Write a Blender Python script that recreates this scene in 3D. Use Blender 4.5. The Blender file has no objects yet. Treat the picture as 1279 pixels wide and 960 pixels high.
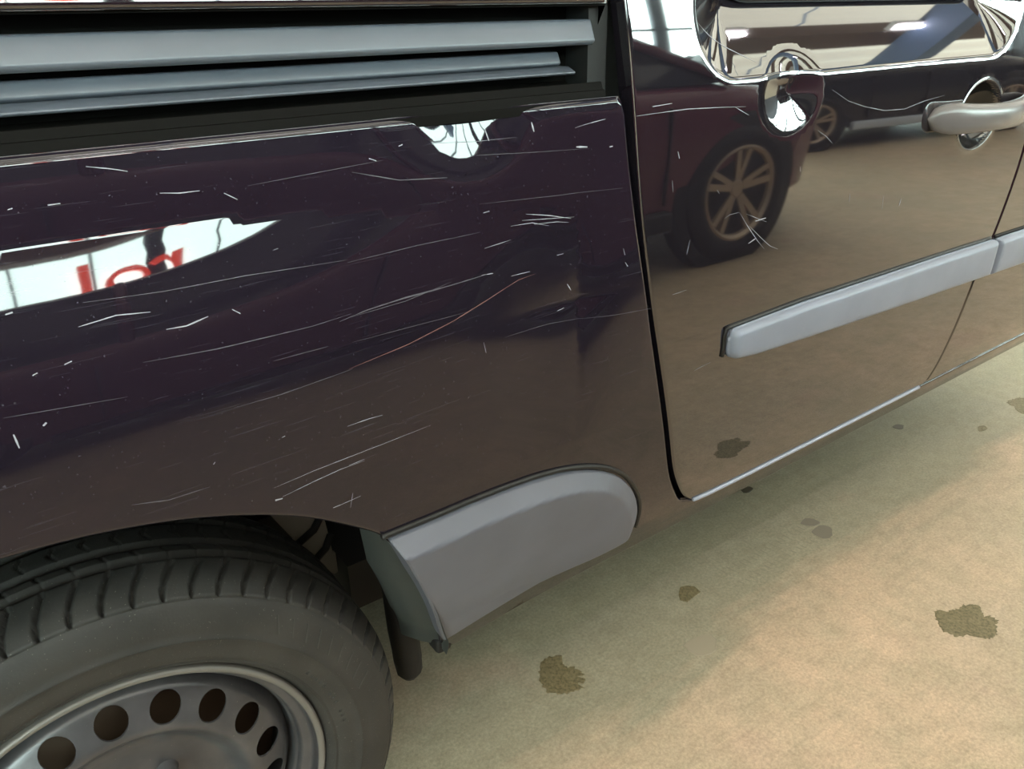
import bpy, bmesh, math, random
import numpy as np
from mathutils import Vector, Matrix
from mathutils.geometry import delaunay_2d_cdt
random.seed(7)
rng = np.random.default_rng(7)
C = bpy.context.scene.collection
SC = bpy.context.scene
H = 0.305            # height of the rear wheel hub over the floor; van geometry below is written in hub coordinates

# ------------------------------------------------------------------ camera, world, light, exposure
def rot_rows(a, b, c):
    fw = np.array([math.sin(a)*math.cos(b), math.cos(a)*math.cos(b), -math.sin(b)])
    rt = np.array([math.cos(a), -math.sin(a), 0.0]); up = np.cross(rt, fw)
    return math.cos(c)*rt + math.sin(c)*up, -math.sin(c)*rt + math.cos(c)*up, fw
cam_data = bpy.data.cameras.new('camera'); cam = bpy.data.objects.new('camera', cam_data); C.objects.link(cam)
r_, u_, f_ = rot_rows(0.6169, 0.4471, -0.0203)
M = Matrix(((r_[0], u_[0], -f_[0], 0.0168), (r_[1], u_[1], -f_[1], -0.6806), (r_[2], u_[2], -f_[2], 0.7907 + H), (0, 0, 0, 1)))
cam.matrix_world = M
cam_data.sensor_fit = 'HORIZONTAL'; cam_data.sensor_width = 36.0; cam_data.lens = 966.49/1279*36
cam_data.clip_start = 0.01; cam_data.clip_end = 200
SC.camera = cam
world = bpy.data.worlds.new('world'); SC.world = world; world.use_nodes = True
world.node_tree.nodes['Background'].inputs[0].default_value = (0.75, 0.9, 1.0, 1)
world.node_tree.nodes['Background'].inputs[1].default_value = 0.6
SC.view_settings.view_transform = 'Standard'; SC.view_settings.look = 'None'
SC.view_settings.gamma = 1.0; SC.view_settings.use_curve_mapping = False
SC.view_settings.exposure = 1.38
WINDOW_GLOW = 9.0       # daylight behind the frosted windows
ROOF_GLOW = 1.15        # daylight through the translucent roof sheets
TUBE_GLOW = 25.0        # fluorescent tubes

# ------------------------------------------------------------------ materials
def new_mat(name, color=(0.5, 0.5, 0.5), rough=0.5, metal=0.0, ior=1.45, emit=None, estr=0.0):
    m = bpy.data.materials.new(name); m.use_nodes = True
    b = m.node_tree.nodes['Principled BSDF']
    b.inputs['Base Color'].default_value = (*color, 1); b.inputs['Roughness'].default_value = rough
    b.inputs['Metallic'].default_value = metal; b.inputs['IOR'].default_value = ior
    if emit:
        b.inputs['Emission Color'].default_value = (*emit, 1); b.inputs['Emission Strength'].default_value = estr
    return m
class NT:
    def __init__(s, m): s.m = m; s.t = m.node_tree; s.b = s.t.nodes['Principled BSDF']
    def n(s, typ, **kw):
        nd = s.t.nodes.new(typ)
        for k, v in kw.items(): setattr(nd, k, v)
        return nd
    def l(s, a, b): s.t.links.new(a, b)
    def coord(s, scale=(1, 1, 1), loc=(0, 0, 0), rot=(0, 0, 0)):
        tc = s.n('ShaderNodeTexCoord'); mp = s.n('ShaderNodeMapping')
        mp.inputs['Scale'].default_value = scale; mp.inputs['Location'].default_value = loc; mp.inputs['Rotation'].default_value = rot
        s.l(tc.outputs['Object'], mp.inputs['Vector']); return mp.outputs['Vector']
    def noise(s, vec, scale, detail=4, rough=0.55, dist=0.0):
        nd = s.n('ShaderNodeTexNoise'); nd.inputs['Scale'].default_value = scale
        nd.inputs['Detail'].default_value = detail; nd.inputs['Roughness'].default_value = rough; nd.inputs['Distortion'].default_value = dist
        if vec is not None: s.l(vec, nd.inputs['Vector'])
        return nd.outputs['Fac']
    def ramp(s, fac, stops, interp='LINEAR'):
        nd = s.n('ShaderNodeValToRGB'); r = nd.color_ramp; r.interpolation = interp
        while len(r.elements) < len(stops): r.elements.new(0.5)
        for e, (p, c) in zip(r.elements, stops):
            e.position = p; e.color = (*c, 1) if isinstance(c, tuple) else (c, c, c, 1)
        s.l(fac, nd.inputs['Fac']); return nd.outputs['Color']
    def mix(s, fac, a, b, blend='MIX'):
        nd = s.n('ShaderNodeMix', data_type='RGBA', blend_type=blend)
        for sock, v in ((nd.inputs[0], fac), (nd.inputs[6], a), (nd.inputs[7], b)):
            if hasattr(v, 'is_output'): s.l(v, sock)
            elif isinstance(v, tuple): sock.default_value = (*v, 1)
            else: sock.default_value = v
        return nd.outputs[2]
    def math(s, op, a, b=0.0, clamp=False):
        nd = s.n('ShaderNodeMath', operation=op, use_clamp=clamp)
        for sock, v in zip(nd.inputs, (a, b)):
            if hasattr(v, 'is_output'): s.l(v, sock)
            else: sock.default_value = v
        return nd.outputs[0]
    def bump(s, h, strength, dist=0.001):
        nd = s.n('ShaderNodeBump'); nd.inputs['Strength'].default_value = strength; nd.inputs['Distance'].default_value = dist
        s.l(h, nd.inputs['Height']); s.l(nd.outputs['Normal'], s.b.inputs['Normal'])

def make_paint(name, base, streak, ior):
    m = new_mat(name, base, 0.03, 0, ior); t = NT(m)
    v = t.coord((1.2, 1, 55), rot=(0, math.radians(-3), 0)); f = t.noise(v, 9, 6, 0.65)
    v2 = t.coord((1.5, 1, 1.5)); g = t.noise(v2, 2.2, 3)
    msk = t.math('MULTIPLY', t.ramp(f, [(0.60, 0.0), (0.80, 1.0)]), t.ramp(g, [(0.40, 0.0), (0.62, 1.0)]))
    v3 = t.coord((1, 1, 1)); d = t.ramp(t.noise(v3, 420, 1), [(0.74, 0.0), (0.80, 1.0)])
    msk = t.math('ADD', t.math('MULTIPLY', msk, streak), t.math('MULTIPLY', d, 0.10), True)
    t.l(t.mix(msk, base, (0.34, 0.33, 0.40)), t.b.inputs['Base Color'])
    t.l(t.math('ADD', t.math('MULTIPLY', msk, 0.25), 0.03), t.b.inputs['Roughness'])
    return m
M_paint = make_paint('black_paint', (0.009, 0.0065, 0.011), 0.10, 1.52)
M_door = make_paint('black_paint_door', (0.008, 0.0065, 0.009), 0.03, 2.05)
M_gap = new_mat('gap_black', (0.004, 0.004, 0.004), 0.7)
M_under = new_mat('underbody', (0.025, 0.023, 0.021), 0.8)
def make_plastic(name, col, rough, grain):
    m = new_mat(name, col, rough, 0, 1.5); t = NT(m)
    v = t.coord(); f = t.noise(v, 900, 2); g = t.noise(v, 12, 4)
    t.l(t.mix(t.ramp(g, [(0.3, 0.0), (0.75, 1.0)]), tuple(c*0.9 for c in col), tuple(c*1.08 for c in col)), t.b.inputs['Base Color'])
    t.bump(f, grain, 0.0006); return m
M_clad = make_plastic('grey_cladding', (0.090, 0.098, 0.125), 0.46, 0.25)
M_strip = make_plastic('grey_strip', (0.175, 0.195, 0.25), 0.42, 0.15)
M_handle = new_mat('handle_grey', (0.095, 0.085, 0.084), 0.26)
M_rail = make_plastic('rail_satin', (0.062, 0.070, 0.086), 0.35, 0.05)
M_chan = new_mat('channel_black', (0.004, 0.0036, 0.0032), 0.6, 0, 1.12)
M_seal = new_mat('rubber_seal', (0.008, 0.008, 0.008), 0.5)
M_glass = new_mat('dark_glass', (0.01, 0.012, 0.012), 0.02, 0, 1.6)
def make_tyre():
    m = new_mat('tyre_rubber', (0.035, 0.036, 0.035), 0.62, 0, 1.5); t = NT(m)
    v = t.coord(); g = t.noise(v, 14, 5); s = t.ramp(t.noise(v, 520, 1), [(0.72, 0.0), (0.78, 1.0)])
    c = t.mix(t.ramp(g, [(0.3, 0.0), (0.7, 1.0)]), (0.012, 0.0125, 0.012), (0.028, 0.027, 0.025))
    t.l(t.mix(t.math('MULTIPLY', s, 0.5), c, (0.22, 0.21, 0.18)), t.b.inputs['Base Color'])
    t.bump(t.noise(v, 350, 3), 0.25, 0.0008); return m
M_tyre = make_tyre()
def make_steel():
    m = new_mat('wheel_steel', (0.062, 0.062, 0.070), 0.30, 0.35, 1.5); t = NT(m)
    v = t.coord(); g = t.noise(v, 20, 5); s = t.ramp(t.noise(v, 300, 1), [(0.75, 0.0), (0.8, 1.0)])
    c = t.mix(t.ramp(g, [(0.3, 0.0), (0.7, 1.0)]), (0.050, 0.050, 0.056), (0.088, 0.087, 0.092))
    t.l(t.mix(t.math('MULTIPLY', s, 0.35), c, (0.3, 0.28, 0.25)), t.b.inputs['Base Color']); return m
M_steel = make_steel()
M_lip = new_mat('rim_lip', (0.15, 0.145, 0.135), 0.42, 0.3)
M_mark = new_mat('sidewall_mark', (0.042, 0.042, 0.040), 0.5)
M_brake = new_mat('brake_rust', (0.045, 0.026, 0.014), 0.8)
M_scratch = new_mat('scratch_white', (0.24, 0.24, 0.275), 0.6)
M_scratch2 = new_mat('scratch_faint', (0.065, 0.06, 0.072), 0.4)
M_scratch3 = new_mat('scratch_red', (0.12, 0.055, 0.05), 0.4)
M_inner = new_mat('inner_panel', (0.15, 0.135, 0.11), 0.7)

def make_floor():
    m = new_mat('concrete', (0.45, 0.38, 0.27), 0.5); t = NT(m)
    v = t.coord()
    big = t.noise(v, 1.3, 5, 0.6); mid = t.noise(v, 9, 8, 0.7); fine = t.noise(v, 170, 6, 0.75); spk = t.noise(v, 330, 2)
    c = t.mix(t.ramp(big, [(0.35, 0.0), (0.66, 1.0)]), (0.49, 0.41, 0.31), (0.62, 0.47, 0.345))
    c = t.mix(t.ramp(mid, [(0.38, 0.0), (0.66, 0.75)]), c, (0.45, 0.38, 0.275))
    # damp greenish lane with some van shade painted in, its edge along the van
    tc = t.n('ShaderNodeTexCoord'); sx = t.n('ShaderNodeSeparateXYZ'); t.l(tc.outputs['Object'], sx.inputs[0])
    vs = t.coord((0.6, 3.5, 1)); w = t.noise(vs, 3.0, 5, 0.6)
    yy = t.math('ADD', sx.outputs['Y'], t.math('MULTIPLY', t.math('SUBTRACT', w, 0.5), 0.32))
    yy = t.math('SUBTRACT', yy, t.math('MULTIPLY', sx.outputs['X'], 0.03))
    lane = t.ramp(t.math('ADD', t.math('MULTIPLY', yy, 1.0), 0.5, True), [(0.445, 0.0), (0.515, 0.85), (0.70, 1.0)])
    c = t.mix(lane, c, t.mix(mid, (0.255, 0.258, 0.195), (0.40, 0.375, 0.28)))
    # streaks running along the lane
    st = t.noise(t.coord((1.2, 16, 1), rot=(0, 0, math.radians(4))), 3, 6, 0.7)
    c = t.mix(t.ramp(st, [(0.52, 0.0), (0.75, 0.35)]), c, (0.30, 0.27, 0.20))
    pk = t.noise(t.coord((1, 1, 1), loc=(3.1, 7.7, 0)), 2.6, 4)
    c = t.mix(t.ramp(pk, [(0.60, 0.0), (0.75, 0.5)]), c, (0.54, 0.37, 0.30))
    c = t.mix(t.ramp(fine, [(0.30, 0.0), (0.75, 1.0)]), t.mix(1.0, c, (0.66, 0.65, 0.63), 'MULTIPLY'), t.mix(1.0, c, (1.24, 1.22, 1.18), 'MULTIPLY'))
    mott = t.noise(t.coord((1, 1, 1), loc=(9, 2, 0)), 28, 6, 0.75)
    c = t.mix(t.ramp(mott, [(0.40, 0.0), (0.62, 0.55)]), c, t.mix(1.0, c, (0.76, 0.75, 0.73), 'MULTIPLY'))
    c = t.mix(t.ramp(spk, [(0.68, 0.0), (0.75, 0.35)]), c, (0.16, 0.14, 0.10))
    t.l(c, t.b.inputs['Base Color'])
    t.l(t.ramp(mid, [(0.3, 0.42), (0.7, 0.62)]), t.b.inputs['Roughness'])
    t.bump(fine, 0.3, 0.002); return m
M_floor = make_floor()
def make_wet():
    m = new_mat('wet_patch', (0.12, 0.105, 0.05), 0.5); t = NT(m)
    v = t.coord(); f = t.noise(v, 160, 5, 0.7); g = t.noise(v, 40, 4)
    c = t.mix(t.ramp(f, [(0.35, 0.0), (0.7, 1.0)]), (0.095, 0.080, 0.038), (0.25, 0.21, 0.12))
    t.l(t.mix(t.ramp(g, [(0.5, 0.0), (0.8, 0.5)]), c, (0.24, 0.21, 0.12)), t.b.inputs['Base Color']); t.bump(f, 0.4, 0.001); return m
M_wet = make_wet()
M_grey_spot = new_mat('grey_stain', (0.20, 0.18, 0.14), 0.5)
M_print = new_mat('tread_print', (0.25, 0.23, 0.17), 0.6)
M_pale_spot = new_mat('pale_stain', (0.33, 0.29, 0.215), 0.55)
M_dark_spot = new_mat('dark_stain', (0.06, 0.05, 0.03), 0.35)
M_roof = new_mat('roof_sheet', (0.5, 0.5, 0.4), 0.6, emit=(0.97, 0.95, 0.80), estr=ROOF_GLOW)
M_beam = new_mat('roof_beam', (0.10, 0.055, 0.03), 0.7)
M_truss = new_mat('roof_truss', (0.08, 0.12, 0.20), 0.5)
M_tube = new_mat('tube', (1, 1, 1), 0.5, emit=(1.0, 0.93, 0.98), estr=TUBE_GLOW)
M_fix = new_mat('lamp_housing', (0.6, 0.6, 0.6), 0.5)
M_wall = new_mat('wall_dark', (0.10, 0.10, 0.11), 0.8)
M_pane = new_mat('frosted_pane', (0.8, 0.9, 0.85), 0.5, emit=(0.78, 1.0, 0.95), estr=WINDOW_GLOW)
M_mull = new_mat('mullion', (0.05, 0.06, 0.08), 0.6)
M_red = new_mat('red_letters', (0.75, 0.06, 0.03), 0.5, emit=(1.0, 0.07, 0.03), estr=3.0)
M_maroon = new_mat('maroon_paint', (0.12, 0.022, 0.045), 0.25, 0, 1.5)
M_blackcar = new_mat('black_car_paint', (0.02, 0.02, 0.024), 0.18, 0, 1.5)
M_alloy = new_mat('alloy', (0.50, 0.40, 0.32), 0.4, 0.6)
M_cglass = new_mat('car_glass', (0.02, 0.025, 0.03), 0.06)
M_lamp = new_mat('car_lamp', (0.7, 0.7, 0.7), 0.15)
M_crub = new_mat('car_rubber', (0.015, 0.015, 0.016), 0.7)
M_sill_silver = new_mat('silver_sill', (0.55, 0.60, 0.70), 0.35)

# ------------------------------------------------------------------ object helpers
def tag(o, label=None, cat=None, group=None, kind=None):
    if label: o['label'] = label
    if cat: o['category'] = cat
    if group: o['group'] = group
    if kind: o['kind'] = kind
    return o
def empty(name, loc=(0, 0, 0), rz=0.0, label=None, cat=None, group=None, parent=None):
    o = bpy.data.objects.new(name, None); C.objects.link(o); o.location = loc; o.rotation_euler = (0, 0, rz)
    o.empty_display_size = 0.1; o.parent = parent
    return tag(o, label, cat, group)
def mesh_obj(name, verts, faces, mat, parent=None, smooth=False, normals=None):
    me = bpy.data.meshes.new(name); me.from_pydata([tuple(map(float, v)) for v in verts], [], faces)
    if smooth: me.polygons.foreach_set('use_smooth', [True]*len(me.polygons))
    me.materials.append(mat); me.update()
    if normals is not None: me.normals_split_custom_set_from_vertices([tuple(map(float, n)) for n in normals])
    o = bpy.data.objects.new(name, me); C.objects.link(o); o.parent = parent
    return o
class MB:
    """collects simple shapes into one mesh"""
    def __init__(s): s.v = []; s.f = []
    def add(s, v, f):
        k = len(s.v); s.v += list(v); s.f += [[i + k for i in q] for q in f]
    def box(s, x0, x1, y0, y1, z0, z1):
        s.add([(x, y, z) for x in (x0, x1) for y in (y0, y1) for z in (z0, z1)],
              [[0, 1, 3, 2], [4, 6, 7, 5], [0, 4, 5, 1], [2, 3, 7, 6], [0, 2, 6, 4], [1, 5, 7, 3]])
    def tube(s, pts, r, n=8, cap=True):
        pts = [Vector(p) for p in pts]; k = len(s.v); N = len(pts)
        for i, p in enumerate(pts):
            d = (pts[min(i+1, N-1)] - pts[max(i-1, 0)]).normalized()
            a = d.cross(Vector((0, 0, 1)));
            if a.length < 1e-4: a = d.cross(Vector((1, 0, 0)))
            a.normalize(); b = d.cross(a); rr = r[i] if hasattr(r, '__len__') else r
            for j in range(n):
                t = 2*math.pi*j/n; s.v.append(tuple(p + a*rr*math.cos(t) + b*rr*math.sin(t)))
        for i in range(N-1):
            for j in range(n):
                s.f.append([k+i*n+j, k+i*n+(j+1) % n, k+(i+1)*n+(j+1) % n, k+(i+1)*n+j])
        if cap: s.f.append([k+j for j in range(n)]); s.f.append([k+(N-1)*n+n-1-j for j in range(n)])
    def lathe(s, prof, n=64, close=False, a0=0.0, a1=2*math.pi):
        """profile of (radius, y) turned about the y axis"""
        k = len(s.v); full = abs(a1-a0-2*math.pi) < 1e-6; m = n if full else n+1
        for i in range(m):
            t = a0 + (a1-a0)*i/n
            for r, y in prof: s.v.append((r*math.cos(t), y, r*math.sin(t)))
        P = len(prof)
        for i in range(n):
            i2 = (i+1) % m
            for j in range(P-1): s.f.append([k+i*P+j, k+i*P+j+1, k+i2*P+j+1, k+i2*P+j])
    def prism(s, poly, x0, x1):
        """(y, z) polygon extruded along x"""
        n = len(poly); s.add([(x0, y, z) for y, z in poly] + [(x1, y, z) for y, z in poly],
              [[i, (i+1) % n, n+(i+1) % n, n+i] for i in range(n)] + [list(range(n))[::-1], list(range(n, 2*n))])
    def build(s, name, mat, parent=None, smooth=False, loc=None, angle=None):
        o = mesh_obj(name, s.v, s.f, mat, parent, smooth)
        bm = bmesh.new(); bm.from_mesh(o.data); bmesh.ops.recalc_face_normals(bm, faces=bm.faces)
        if angle:
            for e in bm.edges:
                if len(e.link_faces) == 2 and e.calc_face_angle(0) > math.radians(angle): e.smooth = False
        bm.to_mesh(o.data); bm.free()
        if loc: o.location = loc
        return o
def bevel(o, w, seg=3):
    md = o.modifiers.new('bevel', 'BEVEL'); md.width = w; md.segments = seg; md.limit_method = 'ANGLE'
    md.harden_normals = False; o.data.polygons.foreach_set('use_smooth', [True]*len(o.data.polygons)); return o

# ------------------------------------------------------------------ the shape of the van's side: y = f(x, z)
KZ = [-.1, .05, .15, .30, .42, .50, .60, .66, .72, .78, .85, 1.0, 1.4, 1.6]
KT = [-30, -25, -12, -5, -1, 0, 0, 1, 3, 6, 9, 12, 15, 18]
_z = np.linspace(-.1, 1.6, 1701)
def integ(kz, kt):
    s = np.tan(np.radians(np.interp(_z, kz, kt))); return np.concatenate([[0], np.cumsum((s[1:]+s[:-1])/2*.001)])
_y = integ(KZ, KT); _y += -.05 - np.interp(.55, _z, _y)
def yb(z): return np.interp(z, _z, _y)
def sstep(a, b, x):
    t = np.clip((x-a)/(b-a), 0, 1); return t*t*(3-2*t)
# -- quarter panel: the flare over the wheel with its crease, the hollow above it, the dent by the door
CRX = [-.6, -.2, .03, .14, .23, .36, .47, .55, .70]
CRZ = [.610, .632, .648, .652, .645, .629, .611, .595, .560]
def zcrease(x):
    k = 0
    for d in (-.04, -.02, 0, .02, .04): k = k + np.interp(x+d, CRX, CRZ)
    return k/5
FL_A, FL_S = 17.6, .15
def flare(x, z):
    s = np.clip(zcrease(x) - z, 0, None); s = np.where(s > FL_S, FL_S, s)
    a = math.tan(math.radians(FL_A))
    h = a*(s - s**2.6/(2.6*FL_S**1.6))
    return -h*(1 - sstep(.06, .60, x))
def hollow(x, z):
    s = np.clip(z - zcrease(x), 0, .12)
    return (s*s/(2*.05) if False else np.where(s < .05, s*s/.10, s-.025))*(.045 + .175*np.exp(-((x-.42)/.06)**2))
def qdent(x, z):
    # pushed-in crease running down beside the door: falls away in front of it, ramps up behind it
    rise = np.clip((z-.315)/.180, 0, 1)**.9; f = np.clip((z-.495)/.205, 0, 1); fall = 1 - f
    xl = .14 + .06*sstep(.445, .545, z); xc = .562
    left = np.clip((x-(xc-xl))/xl, 0, 1)**1.5*(x < xc); right = np.clip((xc+.105-x)/.105, 0, 1)**1.2*(x >= xc)
    cant = -0.0105*(1-sstep(0.49, 0.65, z))*sstep(0.24, 0.49, z)*np.exp(-((x-0.585)/0.07)**2)
    return .0175*rise*fall*(left+right) + cant
def y_quarter(x, z): return yb(z) + flare(x, z) + hollow(x, z) + qdent(x, z)
# -- door: window recess (rounded scoop) and the round dent under it
def sd_round(x, z, cx, cz, hx, hz, r):
    qx = np.abs(x-cx)-hx+r; qz = np.abs(z-cz)-hz+r
    return np.hypot(np.maximum(qx, 0), np.maximum(qz, 0)) + np.minimum(np.maximum(qx, qz), 0) - r
def y_door(x, z):
    y = yb(z)
    d = -sd_round(x, z, 1.105, 1.02, .388, .310, .085)          # distance inside the recess outline
    w, dep, lip = .093, .041, .010
    t = np.clip(d, 0, w)
    ramp = np.where(t < lip, t*t/(2*lip), t-lip/2)*dep/(w-lip/2)
    y = y + np.where(d > 0, ramp, 0)
    r2 = ((x-.905)/.068)**2 + ((z-.694)/.056)**2
    y = y + .0085*np.clip(1-r2, 0, 1)**2
    r3 = ((x-HX)/HRX)**2 + ((z-HZ)/HRZ)**2                        # bowl pressed in behind the handle grip
    y = y + .044*np.clip(1-r3, 0, 1)**.62 - .0012*np.exp(-((np.sqrt(r3)-1.04)/.04)**2)
    return y
HX, HZ, HRX, HRZ = 1.408, .6270, .064, .052
def y_plain(x, z): return yb(z)

# ------------------------------------------------------------------ panels cut from that shape
def resample(pts, step, closed=True):
    pts = np.array(pts, float); out = []
    n = len(pts)
    for i in range(n if closed else n-1):
        a, b = pts[i], pts[(i+1) % n]; k = max(1, int(round(np.linalg.norm(b-a)/step)))
        for j in range(k): out.append(a + (b-a)*j/k)
    return np.array(out)
def poly_round(pts, radii, n=6):
    """round the corners of a polygon; radii per corner"""
    out = []; N = len(pts)
    for i in range(N):
        p, a, b = (np.array(pts[j % N], float) for j in (i, i-1, i+1)); r = radii[i] if hasattr(radii, '__len__') else radii
        if r <= 0: out.append(p); continue
        d1 = (a-p)/np.linalg.norm(a-p); d2 = (b-p)/np.linalg.norm(b-p)
        for j in range(n+1):
            t = j/n; out.append(p + d1*r*(1-t)**2 + d2*r*t**2)
    return out
def dist_poly(P, poly):
    a = poly; b = np.roll(poly, -1, 0); e = b-a; L2 = (e**2).sum(1) + 1e-12
    out = np.empty(len(P))
    for s in range(0, len(P), 4000):
        q = P[s:s+4000, None] - a[None]; t = np.clip((q*e).sum(2)/L2, 0, 1); out[s:s+4000] = np.sqrt(((q - t[..., None]*e)**2).sum(2).min(1))
    return out
def inside(P, poly):
    x, z = P[:, 0], P[:, 1]; c = np.zeros(len(P), bool); a = poly; b = np.roll(poly, -1, 0)
    for (x0, z0), (x1, z1) in zip(a, b):
        m = ((z0 > z) != (z1 > z)); c ^= m & (x < (x1-x0)*(z-z0)/((z1-z0) + 1e-15) + x0)
    return c
def panel(name, outline, yf, mat, parent, res=.010, depth=.022, edge=.003, raise_=None, rings=(.0006, .0014, .0028, .005), bstep=.008, extra=None):
    """a sheet following y = yf(x, z) inside an outline, its rim rolled inwards and given a flange"""
    B = resample(outline, bstep)
    area = 0.5*np.sum(B[:, 0]*np.roll(B[:, 1], -1) - np.roll(B[:, 0], -1)*B[:, 1])
    if area < 0: B = B[::-1].copy()
    tn = np.roll(B, -1, 0) - np.roll(B, 1, 0); tn /= np.linalg.norm(tn, axis=1)[:, None] + 1e-12
    nin = np.stack([-tn[:, 1], tn[:, 0]], 1)
    pts = [B]
    for d in rings:
        R = B + nin*d; R = R[inside(R, B)]; pts.append(R[dist_poly(R, B) > d*.85])
    lo, hi = B.min(0), B.max(0); G = []
    for k, zz in enumerate(np.arange(lo[1], hi[1], res*.866)):
        xs = np.arange(lo[0] + (res/2 if k % 2 else 0), hi[0], res); G.append(np.stack([xs, np.full_like(xs, zz)], 1))
    G = np.concatenate(G); G = G[inside(G, B)]; G = G[dist_poly(G, B) > rings[-1] + res*.45]
    if extra is not None:
        near = np.ones(len(G), bool)
        for q in range(0, len(G), 2000):
            near[q:q+2000] = np.sqrt(((G[q:q+2000, None]-extra[None])**2).sum(2).min(1)) > res*.42
        G = G[near]; pts.append(extra)
    pts.append(G); P = np.concatenate(pts); nb = len(B)
    res_ = delaunay_2d_cdt([Vector(p) for p in P], [(i, (i+1) % nb) for i in range(nb)], [], 1, 1e-7, False)
    V = np.array([(v.x, v.y) for v in res_[0]]); F = [list(f) for f in res_[2]]
    def full(Q):
        d = dist_poly(Q, B); t = np.clip(d, 0, edge)
        y = yf(Q[:, 0], Q[:, 1]) + (edge - np.sqrt(np.maximum(edge**2 - (edge-t)**2, 0)))
        if raise_ is not None: y = y + raise_(Q[:, 0], Q[:, 1], d)
        return y
    Y = full(V); h = 4e-4
    gx = (full(V + [h, 0]) - full(V - [h, 0]))/(2*h); gz = (full(V + [0, h]) - full(V - [0, h]))/(2*h)
    db = dist_poly(V, B); onb = db < 1e-6
    N = np.stack([gx, -np.ones_like(gx), gz], 1); N /= np.linalg.norm(N, axis=1)[:, None]
    # triangles wound towards -y
    F2 = []; cen = np.array([V[f].mean(0) for f in F]); keep = inside(cen, B)
    for f, ok in zip(F, keep):
        if not ok: continue
        a, b, c = V[f[0]], V[f[1]], V[f[2]]
        cr = (b[0]-a[0])*(c[1]-a[1]) - (b[1]-a[1])*(c[0]-a[0]); F2.append(f if cr > 0 else f[::-1])
    verts = [(V[i, 0], Y[i], V[i, 1] + H) for i in range(len(V))]; norms = list(N)
    # flange
    idx = {}
    for i in np.where(onb)[0]: idx[i] = 1
    ring = [int(np.argmin(((V - b)**2).sum(1))) for b in B]
    k = len(verts)
    for j, i in enumerate(ring):
        o2 = -nin[j]
        for dy in (0, depth):
            verts.append((V[i, 0], Y[i] + dy, V[i, 1] + H)); norms.append(np.array([o2[0], 0.0, o2[1]]))
    n = len(ring)
    for j in range(n):
        a, b = k + 2*j, k + 2*((j+1) % n); F2.append([a, a+1, b+1, b])
    norms = [v/np.linalg.norm(v) for v in norms]
    return mesh_obj(name, verts, F2, mat, parent, True, norms)
def on_side(x, z, yf, off=0.0):
    return (x, float(yf(np.array([x]), np.array([z]))[0]) - off, z + H)
def slivers(name, items, yf, mat, parent):
    """scratches: thin raised slivers lying on the paint, given as (points (x, z), width)"""
    mb = MB()
    for pts, w in items:
        P = resample(np.array(pts, float), .006, False) if len(pts) > 1 else np.array(pts, float)
        P = np.vstack([P, np.array(pts[-1], float)]); n = len(P)
        tn = np.gradient(P, axis=0); tn /= np.linalg.norm(tn, axis=1)[:, None] + 1e-12; nn = np.stack([-tn[:, 1], tn[:, 0]], 1)
        k = len(mb.v)
        for i in range(n):
            ww = .5*w/2*(0.25 + 0.75*math.sin(math.pi*(i+.3)/(n-.4)))*(0.7 + 0.6*random.random())
            for sg in (-1, 1):
                q = P[i] + nn[i]*ww*sg; mb.v.append(on_side(q[0], q[1], yf, .0003))
        for i in range(n-1): mb.f.append([k+2*i, k+2*i+1, k+2*i+3, k+2*i+2])
    return mb.build(name, mat, parent)

# ================================================================== THE SETTING
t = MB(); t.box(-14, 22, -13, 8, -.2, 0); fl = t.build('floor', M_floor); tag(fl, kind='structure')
ceil = empty('ceiling', (0, 0, 0)); tag(ceil, kind='structure')
ZC = 4.7
xs = np.arange(-14, 22, 3.0); ys = np.arange(-13, 8, 1.5)
sheet = None
for yv in ys:
    for xv in xs:
        if sheet is None:
            t = MB(); n = 24; v = []; f = []
            for i in range(n+1):
                z = .03*math.sin(i*math.pi*.5*2/2); v += [(0, 1.44*i/n, z), (2.94, 1.44*i/n, z)]
            for i in range(n): f.append([2*i, 2*i+1, 2*i+3, 2*i+2])
            t.add(v, f); sheet = t.build('roof_sheet', M_roof, ceil, True); sheet.location = (xv, yv, ZC)
        else:
            o = sheet.copy(); C.objects.link(o); o.parent = ceil; o.location = (xv, yv, ZC)
beam = None
for yv in ys:
    if beam is None:
        t = MB(); t.box(-14, 22, -.14, .14, -.30, -.04); beam = t.build('roof_beam', M_beam, ceil); beam.location = (0, yv, ZC)
    else:
        o = beam.copy(); C.objects.link(o); o.parent = ceil; o.location = (0, yv, ZC)
truss = None
for xv in (-7, -2, 3.6, 8.5, 14):
    if truss is None:
        t = MB(); t.box(-.16, .16, -13, 8, -.75, -.35); truss = t.build('roof_truss', M_truss, ceil); truss.location = (xv, 0, ZC)
    else:
        o = truss.copy(); C.objects.link(o); o.parent = ceil; o.location = (xv, 0, ZC)
def wall(name, x0, x1, y0, y1):
    t = MB(); t.box(x0, x1, y0, y1, 0, ZC + .1); return tag(t.build(name, M_wall), kind='structure')
wall('wall_left', -14.2, -14, -13, 8); wall('wall_right', 22, 22.2, -13, 8); wall('wall_far', -14, 22, 8, 8.2)
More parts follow.
